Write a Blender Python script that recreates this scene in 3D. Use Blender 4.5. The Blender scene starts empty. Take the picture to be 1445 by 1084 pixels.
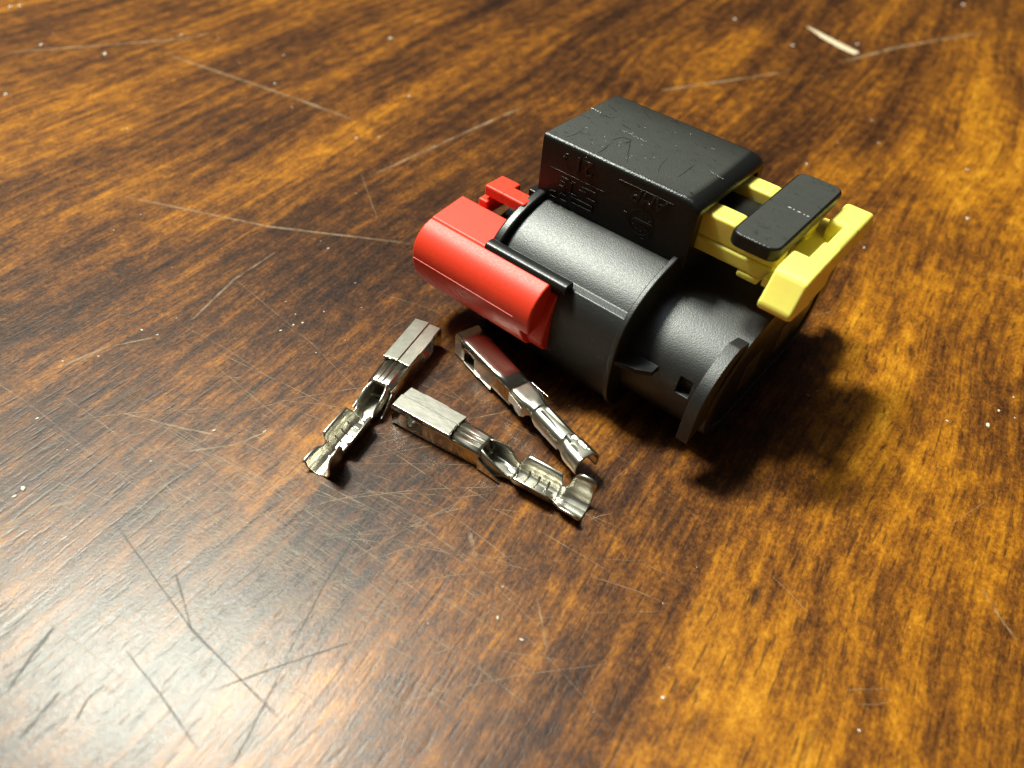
import bpy, bmesh, math, random
from mathutils import Vector, Matrix
random.seed(7)
sc = bpy.context.scene
COL = sc.collection

# ------------------------------------------------------------------ frame of reference
S = 0.00067                      # metres per modelling unit
WT = -27.0                       # table level in connector units
PITCH, ROLL, YAW = 0.78858680, 0.10633765, -0.62119548
FPX = 1067.02                    # focal length in pixels of a 1445 px wide picture
OX, OY, OZ = 0.5807521688, 86.58572716, -43.48399502
UX, UY = math.cos(YAW), math.sin(YAW)
CAMH = -(OZ + WT)

def world(u, v, w=WT):           # connector units -> metres, table at z = 0
    return Vector(((OX + u*UX - v*UY)*S, (OY + u*UY + v*UX)*S, (w - WT)*S))

cp, sp = math.cos(PITCH), math.sin(PITCH)
R0, U0, F0 = Vector((1, 0, 0)), Vector((0, sp, cp)), Vector((0, cp, -sp))
cr, sr = math.cos(ROLL), math.sin(ROLL)
RIGHT, UP, FWD = R0*cr + U0*sr, -R0*sr + U0*cr, F0
EYE = Vector((0, 0, CAMH*S))

def on_table(px, py, h=0.0):     # where a sight line meets the table (metres)
    d = FWD + RIGHT*((px-722.5)/FPX) - UP*((py-542)/FPX)
    t = (h - EYE.z)/d.z
    return EYE + d*t

# ------------------------------------------------------------------ camera
cam = bpy.data.cameras.new('camera')
camo = bpy.data.objects.new('camera', cam)
COL.objects.link(camo)
m = Matrix((RIGHT, UP, -FWD)).transposed().to_4x4()
m.translation = EYE
camo.matrix_world = m
cam.sensor_width = 36.0
cam.lens = 36.0*FPX/1445
cam.clip_start, cam.clip_end = 0.002, 20
cam.dof.use_dof = True
cam.dof.focus_distance = 93*S
cam.dof.aperture_fstop = 35.0
sc.camera = camo

# ------------------------------------------------------------------ light
sc.view_settings.view_transform = 'Standard'
sc.view_settings.look = 'None'
sc.view_settings.exposure = 0.0
wd = bpy.data.worlds.new('World'); sc.world = wd; wd.use_nodes = True
wd.node_tree.nodes['Background'].inputs[0].default_value = (1.0, 0.93, 0.82, 1)
wd.node_tree.nodes['Background'].inputs[1].default_value = 0.035

def bounce(px, py, dist):        # point a given distance along the mirrored sight line
    p = on_table(px, py)
    d = (p-EYE).normalized(); d.z = -d.z
    return p + d*dist, p

def bulb(name, px, py, dist, watts, radius):
    l = bpy.data.lights.new(name, 'POINT'); l.energy = watts; l.shadow_soft_size = radius
    l.color = (0.97, 1.0, 0.85)
    o = bpy.data.objects.new(name, l); COL.objects.link(o)
    o.location = bounce(px, py, dist)[0]
    return o
bulb('ceiling_bulb', 120, 962, 0.60, 14.0, 0.038)
bulb('ceiling_bulb', 340, 976, 0.60, 14.0, 0.038)

def panel(name, px, py, dist, sx, sy, watts, color, rot=0.0):
    l = bpy.data.lights.new(name, 'AREA'); l.shape = 'RECTANGLE'; l.size, l.size_y = sx, sy
    l.energy = watts; l.color = color
    o = bpy.data.objects.new(name, l); COL.objects.link(o)
    loc, p = bounce(px, py, dist)
    o.location = loc
    o.rotation_euler = (0, 0, rot)
    return o
panel('added_sheen_light', 240, 1000, 0.85, 0.62, 0.44, 2.8, (0.84, 0.93, 1.0), 0.35)  # added cool area light standing in for ceiling bounce, gives the table its sheen

# ------------------------------------------------------------------ materials
def mat(name):
    m = bpy.data.materials.new(name); m.use_nodes = True
    nt = m.node_tree
    return m, nt, nt.nodes['Principled BSDF']
def N(nt, t, **k):
    n = nt.nodes.new(t)
    for a, b in k.items(): setattr(n, a, b)
    return n
def L(nt, a, b): nt.links.new(a, b)
def val(nt, x):
    return x
def math_(nt, op, a, b=None, c=None, clamp=False):
    n = N(nt, 'ShaderNodeMath', operation=op); n.use_clamp = clamp
    for i, x in enumerate((a, b, c)):
        if x is None: continue
        if isinstance(x, (int, float)): n.inputs[i].default_value = x
        else: L(nt, x, n.inputs[i])
    return n.outputs[0]
def ramp(nt, fac, stops):
    n = N(nt, 'ShaderNodeValToRGB')
    e = n.color_ramp.elements
    while len(e) < len(stops): e.new(0.5)
    for el, (p, c) in zip(e, stops):
        el.position = p
        el.color = (c, c, c, 1) if isinstance(c, (int, float)) else (*c, 1)
    L(nt, fac, n.inputs[0])
    return n.outputs[0]
def mixc(nt, f, a, b, mode='MIX'):
    n = N(nt, 'ShaderNodeMix', data_type='RGBA', blend_type=mode)
    n.clamp_factor = True
    if isinstance(f, (int, float)): n.inputs[0].default_value = f
    else: L(nt, f, n.inputs[0])
    for i, x in ((6, a), (7, b)):
        if isinstance(x, tuple): n.inputs[i].default_value = (*x, 1)
        else: L(nt, x, n.inputs[i])
    return n.outputs[2]
def noise(nt, vec, scale=1.0, detail=3.0, rough=0.55, dist=0.0):
    n = N(nt, 'ShaderNodeTexNoise')
    n.inputs['Scale'].default_value = scale; n.inputs['Detail'].default_value = detail
    n.inputs['Roughness'].default_value = rough; n.inputs['Distortion'].default_value = dist
    L(nt, vec, n.inputs['Vector'])
    return n.outputs[0]
def mapped(nt, vec, sx, sy, sz=1.0, off=(0, 0, 0)):
    n = N(nt, 'ShaderNodeMapping')
    n.inputs['Scale'].default_value = (sx, sy, sz); n.inputs['Location'].default_value = off
    L(nt, vec, n.inputs['Vector'])
    return n.outputs[0]
def bump(nt, h, strength, dist, normal=None):
    n = N(nt, 'ShaderNodeBump')
    n.inputs['Strength'].default_value = strength; n.inputs['Distance'].default_value = dist
    L(nt, h, n.inputs['Height'])
    if normal: L(nt, normal, n.inputs['Normal'])
    return n.outputs[0]
def units(nt):                   # object coordinates in modelling units
    t = N(nt, 'ShaderNodeTexCoord')
    return mapped(nt, t.outputs['Object'], 1/S, 1/S, 1/S)

def wood_material():
    m, nt, b = mat('varnished_wood')
    p0 = units(nt)
    rot = N(nt, 'ShaderNodeMapping'); rot.inputs['Rotation'].default_value = (0, 0, math.radians(-62))
    L(nt, p0, rot.inputs['Vector'])
    p = rot.outputs[0]           # x along the grain, y across it
    wav = noise(nt, mapped(nt, p, .008, .012), 1, 2)
    off = N(nt, 'ShaderNodeCombineXYZ')
    L(nt, math_(nt, 'MULTIPLY', math_(nt, 'SUBTRACT', wav, .5), 16), off.inputs[1])
    add = N(nt, 'ShaderNodeVectorMath', operation='ADD'); L(nt, p, add.inputs[0]); L(nt, off.outputs[0], add.inputs[1])
    q = add.outputs[0]
    sep = N(nt, 'ShaderNodeSeparateXYZ'); L(nt, p, sep.inputs[0])
    streak = noise(nt, mapped(nt, q, .013, .30), 1, 4, .6)
    band = noise(nt, mapped(nt, q, .008, .06), 1, 3, .5)
    blot = noise(nt, mapped(nt, q, .035, .05), 1, 3, .6)
    fibre = noise(nt, mapped(nt, q, .06, 1.5), 1, 4, .6)
    speck = noise(nt, mapped(nt, q, 1.5, 2.4), 1, 6, .80)
    fleck = noise(nt, mapped(nt, q, .30, .55), 1, 3, .62)
    pore = noise(nt, mapped(nt, q, .11, .80), 1, 2.5, .55)
    pore2 = noise(nt, mapped(nt, q, .25, 1.7, 1, (31, 7, 0)), 1, 2, .5)
    def dev(x, k): return math_(nt, 'MULTIPLY', math_(nt, 'SUBTRACT', x, .5), k)
    # tone 0 (dark stain) .. 1 (gold)
    t = math_(nt, 'ADD', dev(streak, .65), dev(band, .75))
    for x, k in ((blot, .55), (fibre, .42), (speck, .88), (fleck, .62)): t = math_(nt, 'ADD', t, dev(x, k))
    gold_sheen = ramp(nt, math_(nt, 'MULTIPLY_ADD', sep.outputs[1], .004, .4), [(.33, 1.0), (.55, 0.0), (.68, .0), (.98, .55)])  # chatoyant gold towards one side, a sheen painted into the base tone
    t = math_(nt, 'ADD', t, math_(nt, 'MULTIPLY_ADD', gold_sheen, .205, .325))
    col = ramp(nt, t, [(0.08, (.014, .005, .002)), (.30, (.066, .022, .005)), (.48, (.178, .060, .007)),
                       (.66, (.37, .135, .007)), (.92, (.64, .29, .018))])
    pm = ramp(nt, pore, [(.60, 0.0), (.70, 1.0)])
    pm2 = ramp(nt, pore2, [(.59, 0.0), (.67, 1.0)])
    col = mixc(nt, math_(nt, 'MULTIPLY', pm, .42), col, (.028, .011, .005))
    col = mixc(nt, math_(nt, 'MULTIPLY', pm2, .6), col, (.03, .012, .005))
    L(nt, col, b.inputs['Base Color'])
    h = math_(nt, 'MULTIPLY_ADD', fibre, .5, math_(nt, 'MULTIPLY', speck, .22))
    h = math_(nt, 'MULTIPLY_ADD', pm, -.35, h)
    h = math_(nt, 'MULTIPLY_ADD', pm2, -.25, h)
    pit = noise(nt, mapped(nt, q, 2.2, 5.0), 1, 3, .6)
    h = math_(nt, 'MULTIPLY_ADD', pit, .42, h)
    swell = noise(nt, mapped(nt, q, .08, .35), 1, 2)
    h = math_(nt, 'MULTIPLY_ADD', swell, .45, h)
    nrm = bump(nt, h, .22, .25*S)
    L(nt, nrm, b.inputs['Normal'])
    b.inputs['Roughness'].default_value = .30
    L(nt, ramp(nt, speck, [(.3, .31), (.7, .46)]), b.inputs['Roughness'])
    b.inputs['IOR'].default_value = 1.5
    b.inputs['Specular IOR Level'].default_value = .29
    b.inputs['Coat Weight'].default_value = .16
    b.inputs['Coat Roughness'].default_value = .20
    L(nt, bump(nt, h, .14, .25*S), b.inputs['Coat Normal'])
    return m

def plastic(name, color, rough, grain=0.0, gscale=3.0, var=0.12, sss=None, scuff=False, spec=.5):
    m, nt, b = mat(name)
    p = units(nt)
    n1 = noise(nt, mapped(nt, p, .5, .5, .5), 1, 4, .6)
    lo = tuple(c*(1-var) for c in color); hi = tuple(min(1, c*(1+var)) for c in color)
    col = mixc(nt, n1, lo, hi)
    rg = ramp(nt, noise(nt, mapped(nt, p, 4, 4, 4), 1, 3, .7), [(.25, rough*.88), (.75, min(1, rough*1.14))])
    if scuff:
        sn = noise(nt, mapped(nt, p, .9, 2.2, 2.2), 1, 6, .75, 1.2)
        sm = ramp(nt, sn, [(.56, 0.0), (.72, 1.0)])
        col = mixc(nt, math_(nt, 'MULTIPLY', sm, .35), col, (.06, .06, .055))
        dn = noise(nt, mapped(nt, p, .35, .8, .8, (3, 9, 1)), 1, 4, .6, 2.5)
        dm = ramp(nt, dn, [(.60, 0.0), (.66, 1.0)])
        col = mixc(nt, math_(nt, 'MULTIPLY', dm, .6), col, (.004, .004, .004))
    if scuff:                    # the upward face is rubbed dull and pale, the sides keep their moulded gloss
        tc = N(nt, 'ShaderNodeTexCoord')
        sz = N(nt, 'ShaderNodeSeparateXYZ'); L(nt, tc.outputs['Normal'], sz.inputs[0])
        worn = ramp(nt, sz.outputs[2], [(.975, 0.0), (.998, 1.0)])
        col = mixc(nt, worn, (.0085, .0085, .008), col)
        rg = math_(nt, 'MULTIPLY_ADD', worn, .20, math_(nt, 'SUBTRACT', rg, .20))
    L(nt, col, b.inputs['Base Color'])
    L(nt, rg, b.inputs['Roughness'])
    b.inputs['IOR'].default_value = 1.5
    b.inputs['Specular IOR Level'].default_value = spec
    if grain:
        g = noise(nt, mapped(nt, p, gscale, gscale, gscale), 1, 2, .5)
        L(nt, bump(nt, g, grain, .12*S), b.inputs['Normal'])
    if sss:
        b.inputs['Subsurface Weight'].default_value = sss[0]
        b.inputs['Subsurface Radius'].default_value = sss[1]
        b.inputs['Subsurface Scale'].default_value = sss[2]*S
    return m

def metal_material(name, r0, r1, g=1.0):
    m, nt, b = mat(name)
    p = units(nt)
    n1 = noise(nt, mapped(nt, p, .6, 1.5, 1.5), 1, 4, .6)
    L(nt, ramp(nt, n1, [(.3, (.74*g, .70*g, .585*g)), (.7, (.80*g, .765*g, .655*g))]), b.inputs['Base Color'])
    b.inputs['Metallic'].default_value = 1
    n2 = noise(nt, mapped(nt, p, 1.2, 6, 6), 1, 4, .65)
    L(nt, ramp(nt, n2, [(.3, r0), (.72, r1)]), b.inputs['Roughness'])
    n3 = noise(nt, mapped(nt, p, .5, .8, .8), 1, 2, .5)
    L(nt, bump(nt, math_(nt, 'MULTIPLY_ADD', n2, .03, n3), .10, .2*S), b.inputs['Normal'])
    return m

M_WOOD = wood_material()
M_BLACK = plastic('black_textured_plastic', (.009, .009, .0085), .46, .26, 6.0, .15, spec=.95)
M_HOOD = plastic('black_scuffed_plastic', (.042, .043, .037), .52, .36, 5.0, .2, scuff=True, spec=.42)
M_GLOSS = plastic('black_smooth_plastic', (.009, .009, .009), .34, .12, 5.0, .15)
M_RED = plastic('red_plastic', (.80, .045, .015), .48, .12, 5.0, .06, sss=(.12, (1.0, .25, .15), 1.2))
M_YEL = plastic('yellow_plastic', (.93, .80, .155), .42, .10, 3.0, .05, sss=(.25, (1.0, .6, .15), 1.5))
M_METAL = metal_material('tinned_metal', .15, .22)
M_SATIN = metal_material('satin_tinned_metal', .28, .33, .78)

# ------------------------------------------------------------------ mesh helpers
def finish(name, bm, material, parent, bevel=0.0, seg=3, angle=32, smooth=True, solid=0.0):
    bmesh.ops.recalc_face_normals(bm, faces=bm.faces)
    me = bpy.data.meshes.new(name); bm.to_mesh(me); bm.free()
    o = bpy.data.objects.new(name, me); COL.objects.link(o)
    me.materials.append(material)
    if smooth:
        for f in me.polygons: f.use_smooth = True
        me.set_sharp_from_angle(angle=math.radians(angle))
    if solid:
        md = o.modifiers.new('thickness', 'SOLIDIFY'); md.thickness = solid*S; md.offset = 0
    if bevel:
        md = o.modifiers.new('edge', 'BEVEL'); md.width = bevel*S; md.segments = seg
        md.limit_method = 'ANGLE'; md.angle_limit = math.radians(angle); md.harden_normals = True
        md.use_clamp_overlap = True
    if parent: o.parent = parent
    return o

OFF = Vector((12.0, 8.3, WT))    # the connector's own origin, on the table
def C3(u, v, w): return Vector((u, v, w))
def put(bm, pts, conv=True):
    return [bm.verts.new((Vector(p)-OFF)*S if conv else Vector(p)*S) for p in pts]

def loft(bm, sections, conv=True, cap=(True, True), closed=True):
    rows = [put(bm, s, conv) for s in sections]
    n = len(rows[0])
    for a, b in zip(rows, rows[1:]):
        for i in range(n if closed else n-1):
            j = (i+1) % n
            bm.faces.new((a[i], a[j], b[j], b[i]))
    if cap[0]: bm.faces.new(rows[0][::-1])
    if cap[1]: bm.faces.new(rows[-1])
    return rows
def prism(bm, prof, u0, u1, conv=True):       # profile in (v, w) pulled along u
    loft(bm, [[(u0, v, w) for v, w in prof], [(u1, v, w) for v, w in prof]], conv)
def slab(bm, plan, w0, w1, conv=True):        # plan in (u, v) pulled along w
    loft(bm, [[(u, v, w0) for u, v in plan], [(u, v, w1) for u, v in plan]], conv)
def side(bm, prof, v0, v1, conv=True):        # profile in (u, w) pulled along v
    loft(bm, [[(u, v0, w) for u, w in prof], [(u, v1, w) for u, w in prof]], conv)
def box(bm, u0, u1, v0, v1, w0, w1, conv=True):
    slab(bm, [(u0, v0), (u1, v0), (u1, v1), (u0, v1)], w0, w1, conv)

VC = 8.3
def oval(hw, hh, wc, n, steps=112, floor=WT+.04, t0=0.0, t1=2*math.pi, ends=False):
    out = []
    k = steps+1 if ends else steps
    for i in range(k):
        t = t0 + (t1-t0)*i/steps
        c, s = math.cos(t), math.sin(t)
        v = VC + hw*math.copysign(abs(c)**(2/n), c)
        w = wc + hh*math.copysign(abs(s)**(2/n), s)
        out.append((v, max(w, floor)))
    return out
def rounded(u0, u1, v0, v1, r, k=5):
    pts = []
    for cu, cv, a in ((u1-r, v1-r, 0), (u0+r, v1-r, 90), (u0+r, v0+r, 180), (u1-r, v0+r, 270)):
        for i in range(k+1):
            t = math.radians(a+90*i/k); pts.append((cu+r*math.cos(t), cv+r*math.sin(t)))
    return pts

def thing(name, label, cat, loc, rz=0.0, group=None):
    o = bpy.data.objects.new(name, None); COL.objects.link(o)
    o.empty_display_size = .005
    o.location = loc; o.rotation_euler = (0, 0, rz)
    o['label'] = label; o['category'] = cat
    if group: o['group'] = group
    return o

# ------------------------------------------------------------------ the table
bm = bmesh.new()
bmesh.ops.create_cube(bm, size=1)
for v in bm.verts: v.co = Vector((v.co.x*.9, v.co.y*.9+.12, v.co.z*.03-.015))
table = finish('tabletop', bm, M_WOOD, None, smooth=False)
table['kind'] = 'structure'
table['label'] = 'dark brown varnished wooden tabletop with scratches'

# ------------------------------------------------------------------ the connector
conn = thing('electrical_connector', 'black plastic electrical connector with red rear lock and yellow front clip lying on the wood',
             'connector', world(*OFF), YAW)

# main barrel: upper skin, a step at mid height, then a slightly wider lower skirt
def body_profile():
    up, lo = oval(18.2, 10.5, -18.5, 2.8), oval(18.95, 11.0, -18.5, 2.8)
    return [a if a[1] > -12.0 else b for a, b in zip(up, lo)]
bm = bmesh.new()
prism(bm, body_profile(), 1.2, 20.6)
body = finish('barrel', bm, M_BLACK, conn, .12, 2, 25)

bm = bmesh.new()                                   # raised rim at the rear, ending in a rail
prism(bm, oval(19.3, 11.4, -18.5, 2.8), 0.1, 1.5)
finish('rear_rim', bm, M_GLOSS, conn, .38, 3)
bm = bmesh.new()
prism(bm, [(-10.35, -12.1), (-8.6, -12.1), (-8.6, -11.0), (-9.6, -10.85), (-10.15, -11.05), (-10.4, -11.5)], 0.2, 12.9)
finish('side_rail', bm, M_GLOSS, conn, .18, 3)

bm = bmesh.new()                                   # thin collar round the middle
prism(bm, oval(19.3, 11.35, -18.5, 2.8), 20.5, 21.25)
finish('collar', bm, M_BLACK, conn, .2, 3)

bm = bmesh.new()                                   # front sleeve, open at the front
o1, n1, i1, i2 = oval(16.3, 8.3, -19.6, 2.5), oval(15.75, 7.0, -20, 2.7, floor=WT+.04), oval(14.8, 6.9, -19.6, 2.5, floor=WT+1.5), oval(14.6, 6.7, -19.6, 2.5, floor=WT+1.6)
rows = loft(bm, [[(u, *p) for p in o1] for u in (21.1, 28.5, 30.2, 33.25)] + [[(33.25, *p) for p in i1], [(25.0, *p) for p in i2]])
hole = [i for i in range(len(o1)) if o1[i][0] < 0 and -18.6 < (o1[i][1]+o1[(i+1) % len(o1)][1])/2 < -16.5]
bm.faces.ensure_lookup_table()
hole_f = [f for f in bm.faces if any({rows[1][i], rows[1][(i+1) % len(o1)], rows[2][i]} <= set(f.verts) for i in hole)]
ret = bmesh.ops.extrude_face_region(bm, geom=hole_f)      # a small square window pushed into the wall
bmesh.ops.delete(bm, geom=hole_f, context='FACES')
for v in ret['geom']:
    if isinstance(v, bmesh.types.BMVert): v.co.y += 1.3*S
finish('front_sleeve', bm, M_BLACK, conn, .1, 2, 40)

bm = bmesh.new()                                   # flange rib on the near side of the sleeve
outer = oval(19.8, 9.3, -20.0, 3.2, 60, t0=math.radians(119), t1=math.radians(184), ends=True)
inner = oval(15.6, 7.6, -19.6, 2.5, 60, t0=math.radians(119), t1=math.radians(184), ends=True)
prism(bm, outer + inner[::-1], 31.5, 33.0)
finish('flange', bm, M_BLACK, conn, .18, 3)
bm = bmesh.new()                                   # and its twin on the far side
prism(bm, [(2*VC-v, w) for v, w in outer + inner[::-1]], 31.5, 33.0)
finish('flange', bm, M_BLACK, conn, .18, 3)
bm = bmesh.new()
slab(bm, [(21.0, -10.6), (23.9, -10.0), (25.6, -9.0), (25.6, -7.2), (21.0, -7.0)], -17.6, -16.9)
finish('gusset', bm, M_GLOSS, conn, .1, 2)
bm = bmesh.new()
prism(bm, oval(14.72, 6.82, -19.6, 2.5, 64, floor=WT+1.55), 25.4, 33.0)
finish('contact_carrier', bm, M_GLOSS, conn, .25, 2)
for k in (-1, 1):
    bm = bmesh.new()
    vv = VC + 5*k
    prism(bm, [(vv-2.2, -22.2), (vv+2.2, -22.2), (vv+2.2, -17.8), (vv-2.2, -17.8)], 32.9, 33.12)
    finish('contact_port', bm, M_BLACK, conn, .2, 2)

# rear end of the housing
bm = bmesh.new()
prism(bm, oval(15.5, 7.2, -19.0, 3.0, 64, floor=WT+.6), -4.2, 0.4)
finish('rear_wall', bm, M_GLOSS, conn, .4, 2)
bm = bmesh.new(); box(bm, -2.0, 0.6, .8, 15.4, -10.4, -8.9)
finish('rear_ledge', bm, M_GLOSS, conn, .2, 2)

# hood over the latch
def hood_section(u, drop=0.0, inset=0.0):
    a = inset
    o_ = [(0+a, -8.4), (0+a, -.62-drop), (.07+a, -.32-drop), (.28+a, -.08-drop), (.6+a, 0-drop),
          (15.6-a, 0-drop), (16.2-a, -.2-drop), (16.5-a, -.8-drop), (16.5-a, -8.4)]
    i_ = [(15.0, -8.4), (15.0, -2.0), (14.6, -1.7), (2.0, -1.7), (1.5, -2.0), (1.5, -8.4)]
    return [(u, v, w) for v, w in o_ + i_]
bm = bmesh.new()
loft(bm, [hood_section(0.0), hood_section(19.8), hood_section(20.8, .1), hood_section(21.5, .4), hood_section(21.95, .85), hood_section(22.1, 1.2)])
hood = finish('hood', bm, M_HOOD, conn, .16, 2, 40)

# moulded marks on the hood's side, read upside down
def lettering(text, u, w, size, squeeze=1.0, depth=.10, shear=0.0):
    cu = bpy.data.curves.new('lettering', 'FONT'); cu.body = text; cu.size = size*S; cu.extrude = depth*S/2
    cu.bevel_depth = .03*S; cu.bevel_resolution = 1; cu.shear = shear; cu.resolution_u = 3
    t = bpy.data.objects.new('t', cu); COL.objects.link(t)
    bpy.context.view_layer.update()
    me = bpy.data.meshes.new_from_object(t.evaluated_get(bpy.context.evaluated_depsgraph_get()))
    bpy.data.objects.remove(t)
    o = bpy.data.objects.new('lettering', me); COL.objects.link(o); me.materials.append(M_GLOSS)
    o.parent = hood
    # text x -> -u, text y -> -w, text normal -> -v
    mm = Matrix(((-squeeze, 0, 0, 0), (0, 0, -1, 0), (0, -1, 0, 0), (0, 0, 0, 1)))
    p = (Vector((u, -.03, w))-OFF)*S
    mm.translation = p
    o.matrix_local = mm
    return o
lettering('21', 7.9, -1.0, 2.7, 1.1, .2)
lettering('AMP', 18.3, -1.55, 2.3, 1.0, .2, shear=.25)
bm = bmesh.new()
def bar(u0, u1, w0, w1, d=.17): box(bm, u0, u1, -d, .05, w0, w1)
bar(1.57, 9.74, -3.87, -3.77, .07); bar(11.42, 18.93, -1.42, -1.32, .07)
bar(3.4, 3.9, -1.75, -1.6); bar(3.6, 3.72, -2.1, -1.4)
for i, (a, b) in enumerate(((3.5, 4.7), (3.45, 4.2), (3.3, 4.0))): bar(a, b, -4.45-.62*i, -4.3-.62*i)
for i, (a, b) in enumerate(((6.6, 8.8), (6.3, 7.3), (7.5, 8.9))): bar(a, b, -4.55-.58*i, -4.38-.58*i)
bar(5.2, 5.7, -4.5, -4.35); bar(5.0, 5.2, -6.0, -4.6); bar(4.9, 6.0, -6.1, -5.95)
bar(5.3, 8.6, -6.52, -6.36); bar(5.3, 5.46, -7.1, -6.5); bar(8.44, 8.6, -7.1, -6.5); bar(5.3, 8.6, -7.22, -7.06)
bar(2.2, 2.9, -6.9, -6.75); bar(2.0, 2.15, -7.5, -6.9); bar(2.0, 3.2, -7.62, -7.5)
bar(3.9, 4.5, -6.7, -6.55); bar(3.6, 3.75, -7.4, -6.7); bar(3.6, 4.8, -7.5, -7.38)
bar(12.9, 13.4, -5.0, -4.86)
finish('moulded_marks', bm, M_GLOSS, hood, .03, 1)
bm = bmesh.new()                                   # round date stamp
def ring(cu, cw, r0, r1, d=.09, n=28):
    prof = [(math.cos(2*math.pi*i/n), math.sin(2*math.pi*i/n)) for i in range(n)]
    loft(bm, [[(cu+r0*c, .03, cw+r0*s) for c, s in prof], [(cu+r0*c, -d, cw+r0*s) for c, s in prof],
              [(cu+r1*c, -d, cw+r1*s) for c, s in prof], [(cu+r1*c, .03, cw+r1*s) for c, s in prof]], cap=(False, False))
ring(15.4, -5.4, 1.55, 1.75); ring(16.0, -6.6, .7, .85)
box(bm, 14.5, 16.9, -.13, .03, -5.35, -5.05)
for i in range(9):
    a = math.pi*(1.0+i*.19); box(bm, 15.4+1.15*math.cos(a)-.1, 15.4+1.15*math.cos(a)+.1, -.1, .03, -5.4+1.15*math.sin(a)-.1, -5.4+1.15*math.sin(a)+.12)
finish('date_stamp', bm, M_GLOSS, hood, .03, 1)
# pale scuffs on the hood's edges
M_SCUFF = plastic('pale_scuff', (.55, .54, .52), .6)
def scuff(parent, pts, w):
    bm = bmesh.new()
    for u, v, L_ in pts:
        slab(bm, [(u, v-.06), (u+L_*.5, v-.13), (u+L_, v-.02), (u+L_*.6, v+.09)], w+.004, w+.03)
    return finish('scuff', bm, M_SCUFF, parent, smooth=False)
scuff(hood, [(-.02, 9.95, .55), (.65, 9.9, .25), (1.0, 9.86, .3), (1.5, 9.8, .18)], 0.0)

def top_marks(name, material, lines, h):
    bm = bmesh.new()
    inv = (Matrix.Translation(world(*OFF)) @ Matrix.Rotation(YAW, 4, 'Z')).inverted()
    for pts, wd_ in lines:
        q = [inv @ on_table(x, y, h) for x, y in pts]
        n = 8; row = []
        d = (q[-1]-q[0]).normalized(); nn = Vector((-d.y, d.x, 0))
        for i in range(n+1):
            f = i/n*(len(q)-1); k = min(int(f), len(q)-2); c = q[k].lerp(q[k+1], f-k)
            w_ = .6*wd_*S*(math.sin(math.pi*(i+.4)/(n+.8)))*random.uniform(.5, 1.1)
            c = c + nn*random.uniform(-.05, .05)*S
            row.append([bm.verts.new((e.x, e.y, c.z+.012*S)) for e in (c-nn*w_*.5, c+nn*w_*.5)])
        for i in range(n): bm.faces.new((row[i][0], row[i+1][0], row[i+1][1], row[i][1]))
    return finish(name, bm, material, hood, smooth=False)
M_RUB = plastic('dark_rub', (.012, .012, .011), .7, spec=.2)
def z2(*p): return [(740+x/4.25, 120+y/4.25) for x, y in p]
top_marks('rub_mark', M_RUB, [(z2((640, 320), (625, 400), (615, 470)), .35), (z2((640, 330), (580, 315), (520, 335)), .4), (z2((525, 345), (480, 385), (440, 410)), .3),
    (z2((650, 330), (610, 350), (590, 330)), .5), (z2((1020, 480), (970, 520), (915, 555)), .32), (z2((345, 270), (300, 300), (240, 315)), .22), (z2((760, 210), (720, 160), (690, 170)), .25),
    (z2((860, 440), (820, 480), (800, 530)), .16), (z2((990, 640), (1000, 645), (1010, 655)), .5), (z2((450, 170), (520, 200), (560, 190)), .15)], -WT*S)
top_marks('pale_speck', M_SCUFF, [(z2((x, y), (x+random.uniform(4, 12), y+random.uniform(2, 6))), .1) for x, y in
    [(590+i*9+random.uniform(-4, 4), 272+i*4.3+random.uniform(-6, 6)) for i in range(16)] + [(1110+i*10, 515+i*6) for i in range(9)] +
    [(random.uniform(250, 1150), random.uniform(250, 450)) for i in range(26)]], -WT*S)

# latch lever and its thumb tab
bm = bmesh.new()
box(bm, 14.0, 30.5, 5.8, 11.5, -4.8, -3.4)
lever = finish('latch_lever', bm, M_GLOSS, conn, .25, 2)
bm = bmesh.new()
slab(bm, rounded(26.15, 31.95, -.4, 17.9, 1.3), -2.75, -1.0)
tab = finish('thumb_tab', bm, M_HOOD, lever, .36, 4)
bm = bmesh.new(); box(bm, 27.2, 30.0, 6.0, 11.3, -3.6, -2.3)
finish('tab_stem', bm, M_GLOSS, lever, .15, 2)
scuff(tab, [(28.6, 8.9, .5), (29.3, 8.85, .2), (29.8, 8.8, .5), (30.6, 8.75, .2), (31.0, 8.7, .35)], -1.0)

# yellow lock clip
bm = bmesh.new()
def end_block(prof, u0, u1): prism(bm, prof, u0, u1)
end_block([(2.2, -1.4), (-1.5, -1.4), (-2.4, -1.8), (-3.7, -4.1), (-4.25, -4.9), (-4.15, -5.6), (-3.2, -6.2), (2.2, -7.0)], 32.7, 36.5)
clip = finish('lock_clip', bm, M_YEL, conn, .75, 5, 30)
bm = bmesh.new()
end_block([(1.5, -1.42), (6.2, -1.42), (6.2, -6.5), (1.5, -6.5)], 34.45, 36.48)
finish('clip_bar', bm, M_YEL, clip, .3, 4, 30)
bm = bmesh.new()
end_block([(13.6, -2.9), (18.9, -2.9), (20.3, -4.3), (20.6, -5.4), (20.0, -6.5), (13.6, -6.5)], 32.4, 36.05)
end_block([(5.9, -2.93), (14.2, -2.92), (14.2, -6.5), (6.8, -6.5)], 34.2, 36.03)
finish('clip_end', bm, M_YEL, clip, .6, 5, 30)
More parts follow.
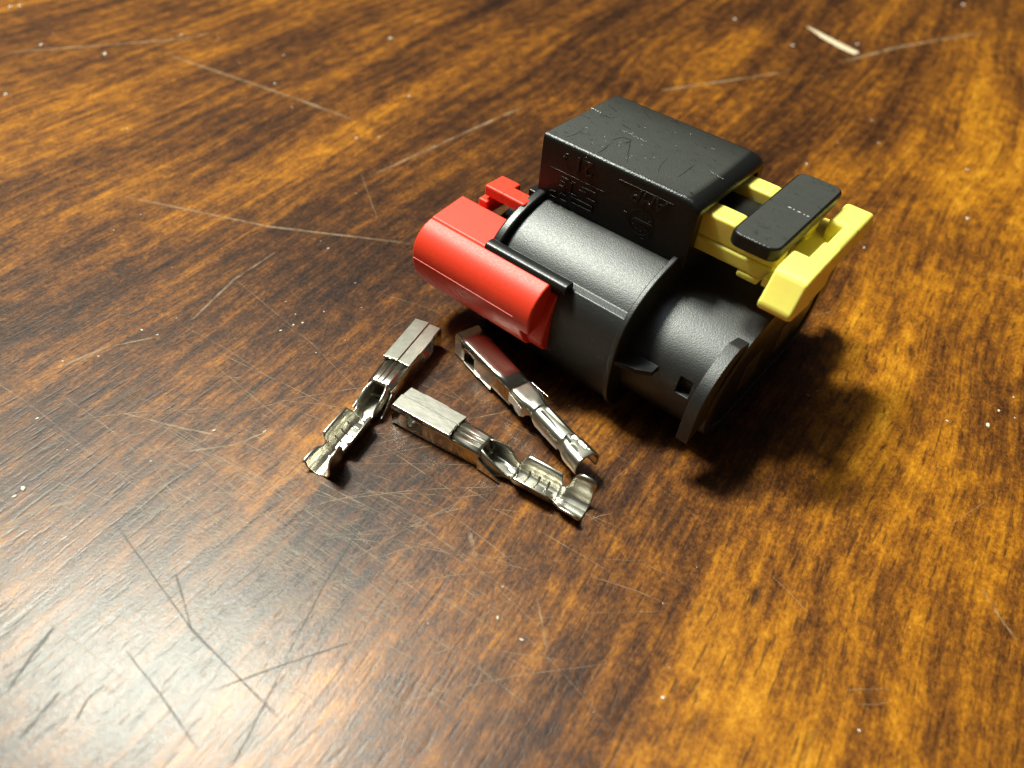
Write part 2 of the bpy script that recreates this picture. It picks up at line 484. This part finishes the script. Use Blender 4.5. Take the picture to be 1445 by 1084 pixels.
for k in (0, 1):
    bm = bmesh.new()
    a, b = (2.6, 5.7) if k == 0 else (11.7, 14.6)
    out = -.16 if k == 0 else 0.0
    side(bm, [(19.0, -5.2), (31.4, -5.2), (31.4, -3.0), (26.6, -3.0), (25.6, -2.1), (19.0, -2.1)], a, b)
    box(bm, 19.0, 31.4, a+out, b, -7.1, -5.2)
    box(bm, 27.4, 30.2, a+out-.05, b-.4, -8.0, -7.0)
    finish('clip_arm', bm, M_YEL, clip, .38, 4, 30)
bm = bmesh.new()
box(bm, 30.8, 34.6, 1.4, 18.5, -7.0, -5.6)
finish('clip_web', bm, M_YEL, clip, .25, 2)

# red rear lock
red_outer = [(-4.3, -10.85), (-10.2, -11.55), (-11.6, -12.0), (-12.7, -12.8), (-13.5, -13.9), (-13.85, -15.2), (-13.85, -16.6),
             (-13.6, -17.7)]
red_low = [(-13.3, -18.6), (-12.7, -19.9), (-11.8, -21.0), (-10.5, -21.8), (-8.5, -22.2), (-4.3, -22.2)]
near_skin = [(-9.9, -12.3), (-10.25, -11.55)] + red_outer[2:]
P = near_skin + red_low[:-1] + [(-8.5, -17.0)]
kk = len(near_skin)
bm = bmesh.new()
ra, rb = put(bm, [(-9.0, *p) for p in P]), put(bm, [(9.4, *p) for p in P])
for i in range(len(P)):
    j = (i+1) % len(P); bm.faces.new((ra[i], ra[j], rb[j], rb[i]))
bm.faces.new(ra[::-1])
up = list(range(kk)) + [len(P)-1]
rc = put(bm, [(10.7, *P[i]) for i in up])
ub = [rb[i] for i in up]
for i in range(len(up)):
    j = (i+1) % len(up); bm.faces.new((ub[i], ub[j], rc[j], rc[i]))
bm.faces.new(rc)
bm.faces.new([rb[kk-1]] + rb[kk:])
red = finish('rear_lock', bm, M_RED, conn, .3, 3, 40)
bm = bmesh.new()
prism(bm, [(-4.3, -10.85), (-10.1, -11.53), (-10.3, -11.9), (-10.3, -21.5), (-4.3, -21.5)], -8.98, 1.0)
finish('lock_top', bm, M_RED, red, .22, 3, 40)
bm = bmesh.new()
prism(bm, [(-7.0, -12.7), (-9.6, -13.0), (-10.7, -14.2), (-11.3, -16.0), (-11.7, -17.6), (-12.1, -18.8), (-12.0, -19.8), (-11.4, -20.8), (-10.4, -21.5), (-7, -21.7)], 8.0, 11.7)
finish('lock_inner_wall', bm, M_RED, red, .3, 3, 40)
bm = bmesh.new()
prism(bm, [(-3.9, -9.5), (-.3, -9.5), (-.3, -7.95), (-3.9, -7.95)], -5.6, -2.4)
slab(bm, [(-2.8, -3.88), (1.0, -3.88), (1.0, -1.5), (-2.8, -1.5)], -9.45, -7.97)
prism(bm, [(-4.4, -12), (-.6, -12), (-.6, -9.9), (-4.4, -9.9)], -6.2, -4.6)
finish('lock_tongue', bm, M_RED, red, .3, 3, 40)
bm = bmesh.new()                                   # mould parting line
prism(bm, [(-13.94, -15.92), (-13.80, -15.84), (-13.80, -16.0)], -8.7, 8.2)
finish('parting_line', bm, M_RED, red, smooth=False)

# ------------------------------------------------------------------ crimp terminals
def u_row(x, b, hl, hr, lean=0.0, k=5, r=.5):
    """open channel section: half width b, wall heights hl (y<0) and hr (y>0), leaning outward by lean"""
    pts = []
    for s, h in ((-1, hl), (1, hr)):
        half = [(0.0, 0.0), (b*.45, 0.0)]
        for i in range(k):
            t = math.radians(90*i/(k-1)); half.append((b-r+r*math.sin(t), r-r*math.cos(t)))
        for i in (1, 2, 3, 4):
            f = i/4; half.append((b+lean*f*f, r+max(h-r, .02)*f))
        half = [(x, s*y, z) for y, z in half]
        pts.append(half)
    return pts[0][::-1] + pts[1][1:]
TH = .26
def make_terminal(name, label, rolled=False):
    t = thing(name, label, 'terminal', (0, 0, 0), 0, 'crimp terminals lying in front of the connector')
    # contact box: four walls, open ends, side windows, two top flaps meeting in a step
    bm = bmesh.new()
    W, H = 1.9, 3.3
    rows = []
    for x, b, h in ((0, 1.95, 3.15), (2.2, 1.92, 3.15), (2.25, 1.92, .75), (4.6, 1.86, .75), (4.65, 1.86, 3.15), (8.4, 1.76, 3.15), (8.45, 1.75, 2.6), (12.6, 1.58, 2.6)):
        rows.append(u_row(x, b-.12, h, h, 0.0, r=.4))
    loft(bm, rows, False, cap=(False, False), closed=False)
    finish('contact_box', bm, M_METAL, t, 0, solid=TH, angle=40)
    bm = bmesh.new()
    slab(bm, [(0.15, -W), (8.5, -W), (8.3, .15), (0.0, .15)], H-.12, H+.20, False)
    finish('top_flap', bm, M_SATIN, t, .1, 2)
    bm = bmesh.new()
    slab(bm, [(0.0, .1), (8.25, .1), (8.5, W), (6.0, W), (5.6, W+.12), (2.4, W+.12), (2.0, W), (0.1, W)], H-.22, H-.02, False)
    finish('top_flap', bm, M_SATIN, t, .1, 2)
    # spring tongue inside the mouth
    bm = bmesh.new()
    loft(bm, [[(x, -1.3, z), (x, 1.3, z), (x, 1.3, z+.2), (x, -1.3, z+.2)] for x, z in ((.5, 2.6), (2.5, 1.9), (4.5, 1.5), (6.5, 2.2), (8.0, 2.7))], False)
    finish('spring_tongue', bm, M_METAL, t)
    # inner sleeve with rounded shoulders and a seam
    bm = bmesh.new()
    sec = []
    for x, b, h in ((8.1, 1.58, 2.95), (12.1, 1.48, 2.95), (12.5, 1.46, 2.85)):
        prof = [(-b+.3, .3), (b-.3, .3), (b, .4), (b, h-.7), (b-.1, h-.3), (b-.45, h-.03), (.42, h), (.36, h-.2), (.1, h-.2), (.04, h), (-.3, h), (-.36, h-.2), (-.55, h-.2), (-.6, h), (-b+.45, h-.03), (-b+.1, h-.3), (-b, h-.7), (-b, .4)]
        sec.append([(x, y, z) for y, z in prof])
    loft(bm, sec, False, cap=(False, False))
    finish('inner_sleeve', bm, M_SATIN, t, 0, solid=.16)
    # transition: walls fall away round an oval opening, then the neck
    bm = bmesh.new()
    rows = [u_row(12.3, 1.46, 2.85, 2.9, -.7, r=.4), u_row(12.8, 1.48, 2.85, 2.9, -.45, r=.4), u_row(13.6, 1.5, 2.6, 2.85, -.2), u_row(14.6, 1.48, 2.2, 2.7, -.05),
            u_row(15.3, 1.4, 1.7, 2.3, 0.0, r=.7), u_row(15.9, 1.26, 1.25, 1.5, 0.0, r=.95), u_row(16.4, 1.2, 1.12, 1.15, .05, r=1.05), u_row(16.9, 1.2, 1.15, 1.2, .1, r=1.1)]
    loft(bm, rows, False, cap=(False, False), closed=False)
    finish('neck', bm, M_SATIN, t, 0, solid=TH, angle=50)
    # side flaps that stand out where the box ends
    bm = bmesh.new()
    for s in (-1, 1):
        pts = [(12.5, s*1.62, .2), (12.5, s*1.62, 1.9), (15.7, s*1.95, .55), (15.6, s*1.9, .25)]
        q = [(x, y+s*.2, z) for x, y, z in pts]
        loft(bm, [pts, q], False)
    finish('side_flap', bm, M_METAL, t, .05, 1)
    # wire crimp with three pressed grooves
    bm = bmesh.new()
    rows = []
    for x in (16.8, 16.95, 17.15, 17.4, 17.6, 21.75, 21.95, 22.1, 22.22, 22.32):
        e = max(0.0, min(1.0, (x-16.75)/.7, (22.4-x)/.5))**.6
        rows.append(u_row(x, 1.2+.08*e, .95+1.1*e, .95+1.1*e, -.1*e, r=1.15) if rolled else u_row(x, 1.2+.2*e, .95+1.3*e, .95+1.5*e, .5*e, r=1.1))
    loft(bm, rows, False, cap=(False, False), closed=False)
    wc = finish('wire_crimp', bm, M_SATIN, t, 0, solid=TH, angle=60)
    bm = bmesh.new()
    for gx in () if rolled else (18.1, 19.4, 20.7):
        rr = []
        for dx, dz in ((-.16, .10), (-.05, .24), (.05, .24), (.16, .10)):
            r = u_row(gx+dx, 1.4, 2.1, 2.3, .5, r=1.1)
            rr.append([(x, y - math.copysign(min(abs(y), dz), y)*(abs(y) > .7), z + (dz if abs(y) <= 1.2 else dz*.3)) for x, y, z in r if abs(y) < 1.36])
        loft(bm, rr, False, cap=(False, False), closed=False)
    if rolled: bm.free()
    else: finish('serration', bm, M_SATIN, wc, angle=60)
    # insulation crimp: tall wings
    bm = bmesh.new()
    rows = []
    for x, b, hl, hr, ln in ((22.1, 1.22, 1.16, 1.18, .06), (22.8, 1.28, 1.2, 1.22, .1), (23.2, 1.4, 1.25, 2.2, .2), (23.4, 1.46, 1.3, 3.2, .3), (23.8, 1.5, 1.4, 3.85, .36),
                             (24.4, 1.52, 1.5, 4.05, .4), (25.4, 1.55, 1.5, 4.05, .42), (25.9, 1.56, 1.4, 3.8, .42), (26.05, 1.56, 1.2, 3.3, .4)):
        rows.append(u_row(x, b+.1, min(hr, 2.3), min(hr, 2.3), -.25 if hr > 1.5 else 0, r=1.25) if rolled else u_row(x, b, hl, hr, ln, r=1.15))
    loft(bm, rows, False, cap=(False, False), closed=False)
    finish('insulation_crimp', bm, M_SATIN, t, 0, solid=TH, angle=50)
    return t

def copy_thing(o, label):
    c = o.copy(); COL.objects.link(c); c['label'] = label
    for ch in list(o.children):
        d = ch.copy(); COL.objects.link(d); d.parent = c
        for g in list(ch.children):
            e = g.copy(); COL.objects.link(e); e.parent = d
    return c
def place(t, a, b, flip=False, tilt=0.0, lift=0.02, roll=0.0):     # a, b: (u, v) of the box end and of the wire end
    pa, pb = world(*a), world(*b)
    d = pb-pa
    t.location = (pa.x, pa.y, lift*S)
    t.rotation_mode = 'XYZ'
    t.rotation_euler = (math.radians((180 if flip else 0)+roll), math.radians(tilt), math.atan2(d.y, d.x))
tB = make_terminal('crimp_terminal', 'silver crimp terminal lying in front, its wire wings at the right end')
tA = copy_thing(tB, 'silver crimp terminal lying farthest left, its wire wings pointing down to the lower left')
tC = make_terminal('crimp_terminal', 'silver crimp terminal lying upside down beside the red lock, its smooth face mirroring red', True)
place(tB, (2.6, -27.4), (28.0, -24.1))
place(tA, (-4.4, -15.5), (2.2, -39.4))
place(tC, (.35, -12.9), (23.8, -19.6), flip=True, lift=3.45, tilt=-1.8)

# ------------------------------------------------------------------ wear on the table
def scratch_material(name, color, dens):
    m, nt, b = mat(name)
    uv = N(nt, 'ShaderNodeUVMap')
    s = N(nt, 'ShaderNodeSeparateXYZ'); L(nt, uv.outputs[0], s.inputs[0])
    f = math_(nt, 'MULTIPLY', math_(nt, 'MULTIPLY', s.outputs[0], math_(nt, 'SUBTRACT', 1.0, s.outputs[0])), 8, clamp=True)
    p = units(nt)
    n = ramp(nt, noise(nt, mapped(nt, p, .35, .35, .35), 1, 5, .7), [(.34, 0.0), (.60, 1.0)])
    a = math_(nt, 'MULTIPLY', math_(nt, 'MULTIPLY', f, n), dens, clamp=True)
    L(nt, a, b.inputs['Alpha'])
    b.inputs['Base Color'].default_value = (*color, 1)
    b.inputs['Roughness'].default_value = .5
    return m
M_SCR = scratch_material('pale_scratch', (.48, .33, .19), .46)
M_HAIR = scratch_material('hairline_scratch', (.50, .37, .23), .52)
M_DARK = scratch_material('dark_scratch', (.02, .012, .008), .9)
def ribbons(name, lines, material, z):
    bm = bmesh.new(); uvl = bm.loops.layers.uv.new('UVMap')
    for pts, wd_ in lines:
        pw = [on_table(*p) for p in pts]
        n = 14
        seq = []
        for i in range(n+1):
            f = i/n*(len(pw)-1); k = min(int(f), len(pw)-2); seq.append(pw[k].lerp(pw[k+1], f-k))
        d = (seq[-1]-seq[0]).normalized(); nn = Vector((-d.y, d.x, 0))
        row = []
        for i, p in enumerate(seq):
            j = nn*(random.uniform(-.03, .03)*S)
            hw = wd_*S*.5*random.uniform(.6, 1.2)
            row.append([bm.verts.new((q.x, q.y, z*S)) for q in (p+j-nn*hw, p+j+nn*hw)])
        for i in range(n):
            f = bm.faces.new((row[i][0], row[i+1][0], row[i+1][1], row[i][1]))
            for lp, uu in zip(f.loops, (i/n, (i+1)/n, (i+1)/n, i/n)): lp[uvl].uv = (uu, 0)
    me = bpy.data.meshes.new(name); bm.to_mesh(me); bm.free()
    o = bpy.data.objects.new(name, me); COL.objects.link(o); me.materials.append(material)
    o.parent = table; o['kind'] = 'stuff'
    return o
pale = [([(165, 275), (380, 320), (590, 345)], .5), ([(0, 75), (260, 55), (300, 45)], .8), ([(230, 75), (420, 140), (500, 170)], .7),
        ([(1185, 88), (1270, 66), (1390, 45)], 1.1), ([(930, 128), (1000, 118), (1120, 100)], .8), ([(262, 460), (330, 395), (390, 355)], .35),
        ([(80, 520), (150, 490), (225, 475)], .35), ([(160, 580), (260, 605), (310, 615)], .25), ([(230, 642), (330, 628), (400, 600)], .25),
        ([(0, 745), (40, 725), (110, 705)], .4), ([(662, 750), (668, 775), (672, 790)], .5), ([(520, 250), (650, 190), (740, 150)], .6),
        ([(757, 840), (765, 880), (772, 920)], .2), ([(1385, 830), (1410, 870), (1435, 905)], .3)]
ribbons('pale_scratches', pale, M_SCR, .02)
hair = []
for i in range(330):
    x, y = random.gauss(430, 190), random.gauss(760, 100)
    a = random.choice((random.gauss(30, 5), random.gauss(28, 9), random.gauss(-15, 12))); a = math.radians(a); l = random.choice((random.uniform(20, 70), random.uniform(60, 200)))
    hair.append(([(x-l*math.cos(a), y-l*math.sin(a)), (x+l*.1*random.uniform(-.2, .2), y), (x+l*math.cos(a+.08), y+l*math.sin(a+.08))], random.uniform(.03, .075)))
for i in range(28):
    x, y = random.uniform(0, 1445), random.uniform(250, 1084)
    a = math.radians(random.uniform(-60, 75)); l = random.uniform(15, 60)
    hair.append(([(x-l*math.cos(a), y-l*math.sin(a)), (x, y+random.uniform(-3, 3)), (x+l*math.cos(a), y+l*math.sin(a))], random.uniform(.04, .09)))
ribbons('hairline_scratches', hair, M_HAIR, .03)
dark = [([(246, 800), (258, 845), (270, 888)], .22), ([(160, 735), (270, 888), (400, 1020)], .22), ([(540, 690), (455, 830), (400, 935)], .22), ([(400, 940), (350, 1040), (325, 1084)], .2),
        ([(300, 975), (380, 945), (505, 903)], .18), ([(175, 915), (230, 985), (280, 1060)], .18), ([(25, 1045), (60, 1005), (85, 975)], .3),
        ([(10, 975), (45, 925), (80, 880)], .35), ([(570, 688), (600, 672), (632, 656)], .55), ([(690, 705), (700, 688), (712, 668)], .3),
        ([(105, 1020), (125, 985), (150, 965)], .22)]
ribbons('dark_scratches', dark, M_DARK, .04)

# a splinter-shaped gouge showing bare wood
M_BARE = plastic('bare_wood', (.62, .50, .33), .7)
bm = bmesh.new()
pl = [on_table(*p) for p in ((1137, 36), (1152, 43), (1175, 55), (1213, 74), (1205, 77), (1185, 68), (1160, 54))]
lo_ = [bm.verts.new((p.x, p.y, .01*S)) for p in pl]
c_ = sum(pl, Vector())/len(pl); tp = bm.verts.new((c_.x, c_.y, .16*S))
for i in range(len(pl)): bm.faces.new((lo_[i], lo_[(i+1) % len(pl)], tp))
finish('gouge', bm, M_BARE, table, smooth=False)

# dust and crumbs
M_DUST = plastic('pale_dust', (.62, .58, .50), .8)
bm = bmesh.new()
spots = [(15, 10, 3), (28, 9, 3), (58, 64, 4), (148, 77, 4), (256, 50, 3), (388, 119, 3), (400, 79, 2), (463, 351, 3), (412, 152, 2), (503, 195, 3), (180, 182, 2),
         (8, 134, 4), (551, 55, 4), (577, 136, 3), (502, 196, 2), (535, 194, 3), (1118, 65, 4), (1037, 28, 4), (1210, 63, 3), (1300, 606, 0), (1364, 309, 4), (1219, 350, 3),
         (1365, 240, 3), (1138, 232, 3), (1240, 202, 2), (1359, 7, 3), (1230, 170, 2), (1393, 600, 5), (1409, 580, 3), (1432, 590, 2), (1430, 561, 2), (1336, 594, 3), (1140, 558, 3), (1153, 552, 2),
         (935, 985, 5), (736, 903, 4), (702, 872, 3), (709, 828, 2), (302, 608, 4), (33, 690, 5), (20, 701, 4), (53, 591, 3), (200, 466, 3), (222, 473, 2), (414, 459, 3), (427, 456, 3), (417, 444, 2), (396, 467, 3), (457, 440, 2),
         (446, 498, 2), (487, 480, 2), (374, 609, 3), (95, 635, 2), (139, 503, 2), (213, 651, 2), (1212, 1031, 3), (1010, 605, 2), (604, 880, 2), (89, 510, 2), (372, 610, 2)]
for i in range(36): spots.append((random.uniform(0, 1445), random.uniform(0, 1084), random.uniform(.8, 1.6)))
for px, py, d in spots:
    if d <= 0: continue
    p = on_table(px, py)
    r = d*.5*(p-EYE).length/FPX
    g = bmesh.ops.create_icosphere(bm, subdivisions=1, radius=1)
    a, e = random.uniform(0, 6.3), random.uniform(1.0, 2.0)
    for v in g['verts']:
        k = random.uniform(.75, 1.2); x, y, z = v.co*k
        v.co = Vector((p.x+r*(x*e*math.cos(a)-y*math.sin(a)), p.y+r*(x*e*math.sin(a)+y*math.cos(a)), r*.45*(z+.8)))
dust = finish('dust_specks', bm, M_DUST, None)
dust['kind'] = 'stuff'; dust['label'] = 'pale dust specks scattered over the wooden tabletop'; dust['category'] = 'dust'
